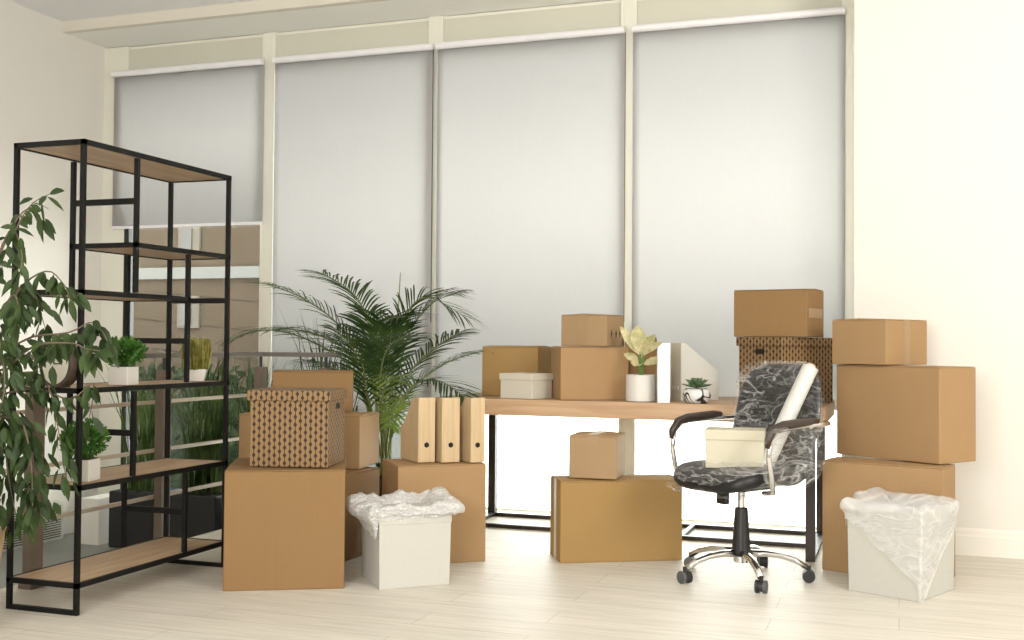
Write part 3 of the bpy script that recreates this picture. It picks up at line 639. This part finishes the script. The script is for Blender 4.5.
t = thing('potted_succulent', 'green rosette succulent in black and white marbled pot on the desk', 'plant', (-.965, 5.612, .751))
b = bm_(); lathe(b, [(.050,0),(.066,.015),(.073,.04),(.066,.065),(.055,.074),(.050,.070),(0,.068)], 36); obj('pot', b, M['marble'], t, smooth=True)
b = bm_()
g = random.Random(2)
for ringi, (n, el, l) in enumerate(((11,8,.080),(10,30,.072),(8,52,.058),(5,75,.04))):
    for k in range(n):
        a = 2*math.pi*(k+.5*ringi)/n+g.uniform(-.1,.1); d = Vector((math.cos(a)*math.cos(R(el)), math.sin(a)*math.cos(R(el)), math.sin(R(el))))
        sd = d.cross(Vector((0,0,1))).normalized(); up = sd.cross(d); p = Vector((0,0,.078)); w = .019; prev=None
        rg = []
        for s, ww in ((0,.35),(.35,.8),(.7,1),(.9,.6),(1,.05)):
            c = p+d*l*s+up*.008*s; rg.append([b.verts.new(c+sd*w*ww*.55), b.verts.new(c+up*w*ww*.12), b.verts.new(c-sd*w*ww*.55), b.verts.new(c-up*w*ww*.3)])
        for A, B in zip(rg, rg[1:]):
            for i in range(4): b.faces.new((A[i],A[(i+1)%4],B[(i+1)%4],B[i]))
        b.faces.new(rg[-1])
obj('rosette', b, M['succ'], t, smooth=True)

# ------------------------------------------------------------------ bins with plastic liners
def bin_(label, x, y, w, d, h, yaw, linermat, hems, puffs, seed, flare=0, fold=None, cr=.016, am0=1.0):
    t = thing('storage_bin', label, 'bin', (x,y,0), yaw, 'white canvas bins'); th = .006
    b = bm_()
    O = [(-w/2,-d/2),(w/2,-d/2),(w/2,d/2),(-w/2,d/2)]; s0 = .97
    a = [b.verts.new((px*s0,py*s0,0)) for px,py in O]; c = [b.verts.new((px,py,h)) for px,py in O]; e = [b.verts.new((px*(1-2*th/w),py*(1-2*th/d),h)) for px,py in O]; f = [b.verts.new((px*.94,py*.94,.01)) for px,py in O]
    b.faces.new(a[::-1]); b.faces.new(f)
    for A,B in ((a,c),(c,e),(e,f)):
        for i in range(4): b.faces.new((A[i],A[(i+1)%4],B[(i+1)%4],B[i]))
    obj('bin_body', b, M['bin'], t, bevel=.003)
    if fold:
        b = bm_(); box(b, -w/2-.002, w/2+.002, -d/2-.002, d/2+.002, h-fold, h-.004); cuff = obj('cuff', b, M['bin'], t, bevel=.004)
    # liner
    b = bm_(); n = 132; rows = []
    per = []
    for i in range(n):
        s = i/n*4; k = int(s); u = s-k; (x0,y0),(x1,y1) = O[k], O[(k+1)%4]; px, py = x0+(x1-x0)*u, y0+(y1-y0)*u
        nx, ny = ((0,-1),(1,0),(0,1),(-1,0))[k]
        cw = max(0, 1-min(u,1-u)*6); ax, ay = px/(w/2), py/(d/2); ln = math.hypot(ax,ay)
        nx, ny = nx*(1-cw)+ax/ln*cw, ny*(1-cw)+ay/ln*cw
        per.append((px,py,nx,ny,k,u))
    prof = [(-.10,-.05,.03),(-.05,-.01,.05),(-.015,.02,.045),(.006,.022,.03),(.018,.008,.02),(.022,-.02,.018),(.020,-.35,.012),(.022,-.7,.012),(.024,-1,.010)]
    for j, (o_, z_, am) in enumerate(prof):
        row = []
        for (px,py,nx,ny,k,u) in per:
            q1 = Vector((px*9+seed, py*9, j*.5)); q2 = Vector((px*24+seed, py*24, j*.8+7))
            n1 = noise.noise(q1); n2 = noise.noise(q2)
            hem = hems(k, u); pf = puffs(k, u)
            o2 = o_; zz = z_*1.0
            if j >= 6: zz = -hem*(-z_)-.005; o2 = .005+pf*(.6 if j==6 else (.35 if j==7 else .15))
            elif j >= 3: o2 = o_*.6+pf*(.55,.95,1.0)[j-3]*1.0
            rise = (.022 if j<=4 else 0)*am0*(n1*1.6+n2*am0)
            if 1 <= j <= 4: rise += pf*.35
            off_ = o2+am*.45*am0*(n1+n2*.8*am0)
            if j >= 3: off_ = max(off_, .004)
            z = h+zz+rise+(n2*.012 if j>=6 else 0)
            row.append(b.verts.new((px+nx*off_, py+ny*off_, z)))
        rows.append(row)
    for A,B in zip(rows, rows[1:]):
        for i in range(n): b.faces.new((A[i],A[(i+1)%n],B[(i+1)%n],B[i]))
    # crumpled centre fill
    g0 = rows[0]; cv = b.verts.new((0,0,h-.09))
    for i in range(n): b.faces.new((g0[(i+1)%n], g0[i], cv))
    o = obj('plastic_liner', b, linermat, t, smooth=True); o.modifiers.new('sub','SUBSURF').render_levels = 1; o.modifiers['sub'].levels = 1
    tx = bpy.data.textures.new('crumple', 'CLOUDS'); tx.noise_scale = .035; dm = o.modifiers.new('crumple','DISPLACE'); dm.texture = tx; dm.strength = cr; dm.texture_coords = 'LOCAL'
    return t
bin_('white canvas bin lined with bubble wrap in front of the left boxes', -2.056,4.490,.321,.322,.325,40.4, M['bubble'],
     lambda k,u: {0: .015+.02*(1-u), 1: .02, 2: .05, 3: .06+.055*u}[k], lambda k,u: {0: .004+.055*max(0,u-.7)*3.3, 1: .055, 2: .03, 3: .045+.04*math.sin(math.pi*u)}[k], 3.1, fold=.055)
bin_('white bin draped with clear plastic on the floor at right', (.009),5.078,.322,.350,.368,-25.2, M['bag'],
     lambda k,u: {0: .05+.25*u, 1: .30*(1-u)**1.3+.10, 2: .05, 3: .08+.02*u}[k], lambda k,u: {0: .008+.02*max(0,.15-u)*6, 1: .012, 2: .004, 3: .05*math.sin(math.pi*min(1,u+.15))}[k], 8.4, cr=.006, am0=.6)

# ------------------------------------------------------------------ office chair
FYAW = math.degrees(math.atan2(-.824,-.566))   # facing direction
t = thing('office_chair', 'black office chair on chrome wheeled base wrapped in clear film', 'chair', (-.668,5.06,0), FYAW+90)
# local frame: -y is forward (towards the front of the seat), x lateral
ca = R(-(FYAW+90))
def loc2(wx, wy): v = Matrix.Rotation(ca,2) @ Vector((wx,wy)); return v
b = bm_(); lathe(b, [(.045,.105),(.047,.122),(.041,.135),(.033,.26),(.029,.315),(.026,.32),(.02,.32)], 24); obj('column_cover', b, M['plastic'], t, smooth=False)
b = bm_(); cyl(b, (0,0,.31), (0,0,.43), .016, n=20); obj('gas_lift', b, M['chrome'], t, smooth=False); b = bm_(); cyl(b, (0,0,.075),(0,0,.11), .034, n=20); obj('hub', b, M['chrome'], t)
for k in range(5):
    a = R(222+72*k); v = loc2(math.cos(a), math.sin(a)); ux, uy = v.x, v.y
    b = bm_(); pts = [(ux*r_, uy*r_, z_) for r_, z_ in ((.03,.115),(.10,.118),(.17,.112),(.235,.094),(.285,.066))]
    tube(b, pts, [.024,.020,.018,.017,.016], 12, flat=.75); obj('base_arm', b, M['chrome'], t, smooth=True)
    cx, cy = ux*.293, uy*.293; ra = rnd.uniform(-.6,.6)+math.atan2(uy,ux)
    fx, fy = math.cos(ra), math.sin(ra); sx, sy = -fy, fx
    if k==0: fx,fy,sx,sy = -sy,sx,fx,fy
    caster = bm_()
    cyl(caster, (cx,cy,.052), (cx,cy,.075), .009, n=10); tube(caster, [(cx-sx*.009,cy-sy*.009,.030),(cx+sx*.009,cy+sy*.009,.030)], .024, 16)
    co = obj('caster', caster, M['plastic'], t)
    for sgn in (-1,1):
        w_ = bm_(); tube(w_, [(cx+sx*sgn*.010,cy+sy*sgn*.010,.0285),(cx+sx*sgn*.024,cy+sy*sgn*.024,.0285)], .0275, 22); tube(w_, [(cx+sx*sgn*.024,cy+sy*sgn*.024,.0285),(cx+sx*sgn*.0255,cy+sy*sgn*.0255,.0285)], .017, 16); obj('wheel', w_, M['rubber'] if sgn>0 else M['plastic'], co, bevel=.003)
def cushion(nx, ny, fn, thick):
    b = bm_(); T = []; Bt = []
    for i in range(nx+1):
        T.append([]); Bt.append([])
        for j in range(ny+1):
            u, v = i/nx*2-1, j/ny*2-1
            ru, rv = 1-.12*abs(v)**6, 1-.12*abs(u)**6
            e = (1-abs(u)**4)*(1-abs(v)**4); e = max(e,0)**.4
            # rounded outline
            k = 1-.06*(u*u*v*v)**1.5
            P_, N_ = fn(u*k*ru, v*k*rv); T[-1].append(b.verts.new(P_+N_*thick*e*.5)); Bt[-1].append(b.verts.new(P_-N_*thick*e*.5))
    for G, fl in ((T,0),(Bt,1)):
        for i in range(nx):
            for j in range(ny):
                f = (G[i][j],G[i+1][j],G[i+1][j+1],G[i][j+1]); b.faces.new(f[::-1] if fl else f)
    bmesh.ops.remove_doubles(b, verts=b.verts, dist=.0006); return b
def seatf(u, v, grow=0):
    x = u*(.245+grow); y = v*(.250+grow)-.017; z = .466+.018*abs(u)**3-.012*(v<0)*abs(v)**3*3+.02*max(0,v)**4
    return Vector((x,y,z)), Vector((0,0,1))
def backf(u, v, grow=0):
    # v=-1 bottom, 1 top ; wraps slightly forward at the sides
    w = (.25-.03*max(0,v)**2)+grow
    z = .685+v*(.275+grow); y = .235+.07*(v*.5+.5)-.05*math.exp(-((v+.45)/.45)**2)*.6-.035*abs(u)**2.5+(-.05*((-.7-v)/.3) if v<-.7 else 0)
    return Vector((u*w, y, z)), Vector((.25*u, -1, .18)).normalized()
b = cushion(22, 22, seatf, .100); obj('seat', b, M['leather'], t, smooth=True)
b = cushion(22, 28, backf, .062); obj('backrest', b, M['leather'], t, smooth=True)
# quilting seams of the backrest
b = bm_()
for vv in (-.35, .1, .55):
    pts = []
    for i in range(13):
        u = (i/12*2-1)*.9; P_, N_ = backf(u, vv); e = ((1-abs(u)**4)*(1-abs(vv)**4))**.4; pts.append(P_+N_*(.031*e))
    tube(b, pts, .0025, 6)
obj('seam', b, M['plastic'], t)
b = bm_(); box(b, -.09, .09, -.10, .10, .400, .420); obj('mechanism', b, M['plastic'], t, bevel=.006)
lv = loc2(-.075,-.05)
b = bm_(); box(b, lv.x-.03, lv.x+.03, lv.y-.015, lv.y+.015, .335, .408); obj('tilt_knob', b, M['plastic'], t, bevel=.008)
for sgn in (-1, 1):
    X = sgn*.285; b = bm_()
    tube(b, [(sgn*.20,-.08,.408),(X-.01*sgn,-.11,.42),(X,-.13,.48),(X,-.150,.57),(X,-.140,.645),(X,-.10,.682),(X,-.04,.692),(X,.08,.698),(X,.20,.70),(X-.02*sgn,.27,.70),(sgn*.235,.285,.70)], .0115, 12); obj('armrest_frame', b, M['chrome'], t, smooth=True)
    b = bm_(); tube(b, [(X,-.157,.612),(X,-.152,.648),(X,-.118,.688),(X,-.06,.703),(X,.02,.708),(X,.12,.714),(X,.17,.714)], [.014,.021,.023,.024,.024,.022,.014], 14, flat=.8); obj('arm_pad', b, M['armpad'], t, smooth=True)

# stretch film over chair: sheets over seat, back and hanging between the arms
ff = bm_()
def sheet(fn, nu, nv, seed, amp):
    G = []
    for i in range(nu+1):
        G.append([])
        for j in range(nv+1):
            P_, N_ = fn((i/nu*2-1)*(1-.11*abs(j/nv*2-1)**6), (j/nv*2-1)*(1-.11*abs(i/nu*2-1)**6)); q_ = P_*11+Vector((seed,0,0)); s_ = noise.noise(q_)+.6*noise.noise(q_*2.4)
            G[-1].append(ff.verts.new(P_+N_*(.006+amp*abs(s_))))
    for i in range(nu):
        for j in range(nv): ff.faces.new((G[i][j],G[i+1][j],G[i+1][j+1],G[i][j+1]))
def bfront(u, v):
    P_, N_ = backf(u, v, .012); e = (max(0,(1-abs(u)**4)*(1-abs(v)**4)))**.4; return P_+N_*(.033*e), N_
def bback(u, v):
    P_, N_ = backf(u, v, .012); e = (max(0,(1-abs(u)**4)*(1-abs(v)**4)))**.4; return P_-N_*(.033*e), -N_
def stop(u, v):
    P_, N_ = seatf(u, v, .012); e = (max(0,(1-abs(u)**4)*(1-abs(v)**4)))**.4; return P_+N_*(.060*e), N_
def sbot(u, v):
    P_, N_ = seatf(u, v, .012); e = (max(0,(1-abs(u)**4)*(1-abs(v)**4)))**.4; return P_-N_*(.060*e), -N_
sheet(bfront, 40, 44, 1, .016); sheet(bback, 30, 30, 2, .012); sheet(stop, 36, 36, 3, .014); sheet(sbot, 26, 26, 4, .02)
def drape(sgn):
    def fn(u, v):   # u along arm front->back, v bottom->top
        s = u*.5+.5; r_ = v*.5+.5; y = -.19+.44*s; top = .70+.01*s; z = .45+(top-.45)*r_; x = sgn*(.25+.04*r_+.012*math.sin(s*9)); return Vector((x, y+.06*(1-r_)*(.5-s), z)), Vector((sgn,0,0))
    return fn
sheet(drape(1), 30, 20, 5, .014); sheet(drape(-1), 30, 20, 6, .014)
o = obj('stretch_film', ff, M['film'], t, smooth=True); 

def onseat(lx, ly):
    v = Matrix.Rotation(R(FYAW+90),2) @ Vector((lx,ly)); return (-.668+v.x, 5.06+v.y)
sx_, sy_ = -.700, 5.020
lidbox('cream lidded box resting on the seat of the wrapped office chair', sx_+.012, sy_-.005, .505, .262, .19, .168, 5, M['cream'], .045)
t = thing('film_roll', 'roll of white packing film leaning on the office chair backrest', 'roll', (0,0,0))
a_ = Vector((-.555,4.975,.518)); b_ = Vector((-.372,5.115,.950)); ax = (b_-a_).normalized(); t.location = a_
b = bm_(); tube(b, [Vector((0,0,0)), (b_-a_)], .036, 28); obj('wound_film', b, M['roll'], t, smooth=False, bevel=.002)
b = bm_(); tube(b, [(b_-a_)-ax*.01, (b_-a_)+ax*.012], .019, 20); obj('cardboard_core', b, M['tape_w'], t)

# ------------------------------------------------------------------ lights
w = bpy.data.worlds.new('sky'); bpy.context.scene.world = w; w.use_nodes = True
bg = w.node_tree.nodes['Background']; bg.inputs['Color'].default_value = (1,.99,.975,1); bg.inputs['Strength'].default_value = 4.9
def area(name, loc, target, size, sy, power, col):
    l = bpy.data.lights.new(name, 'AREA'); l.shape = 'RECTANGLE'; l.size = size; l.size_y = sy; l.energy = power; l.color = col
    o = bpy.data.objects.new(name, l); C.objects.link(o); o.location = loc; o.rotation_euler = (Vector(target)-Vector(loc)).to_track_quat('-Z','Y').to_euler(); return o
area('softbox_right', (2.8,1.6,2.2), (-.9,6.2,1.2), 1.6, 1.6, 57, (1,.97,.93))
area('softbox_middle', (-1.0,-1.2,1.9), (-2.4,6.0,1.3), 2.2, 1.6, 96, (1,.975,.94))
area('wall_washer', (1.7,3.6,2.75), (1.2,6.05,2.9), .8, .4, 3.5, (1,.98,.94))

# ------------------------------------------------------------------ camera
f, sy, pitch, roll, yaw, h = 1110.02, -1.925, .0225, .0076, .3355, 1.0473
r0 = Vector((math.cos(yaw), math.sin(yaw), 0)); f0 = Vector((-math.sin(yaw), math.cos(yaw), 0)); u0 = Vector((0,0,1))
fw2 = f0*math.cos(pitch)+u0*math.sin(pitch); u2 = u0*math.cos(pitch)-f0*math.sin(pitch)
r3 = r0*math.cos(roll)+u2*math.sin(roll); u3 = u2*math.cos(roll)-r0*math.sin(roll)
cam = bpy.data.cameras.new('camera'); co = bpy.data.objects.new('camera', cam); C.objects.link(co)
mt = Matrix((r3, u3, -fw2)).transposed().to_4x4(); mt.translation = Vector((0,0,h)); co.matrix_world = mt
cam.sensor_width = 36; cam.lens = f/1024*36; cam.shift_y = sy/1024; cam.clip_start = .05
bpy.context.scene.camera = co
sc = bpy.context.scene
sc.view_settings.view_transform = 'Standard'; sc.view_settings.look = 'None'; sc.view_settings.gamma = 1; sc.view_settings.use_curve_mapping = False
sc.view_settings.exposure = 1.0
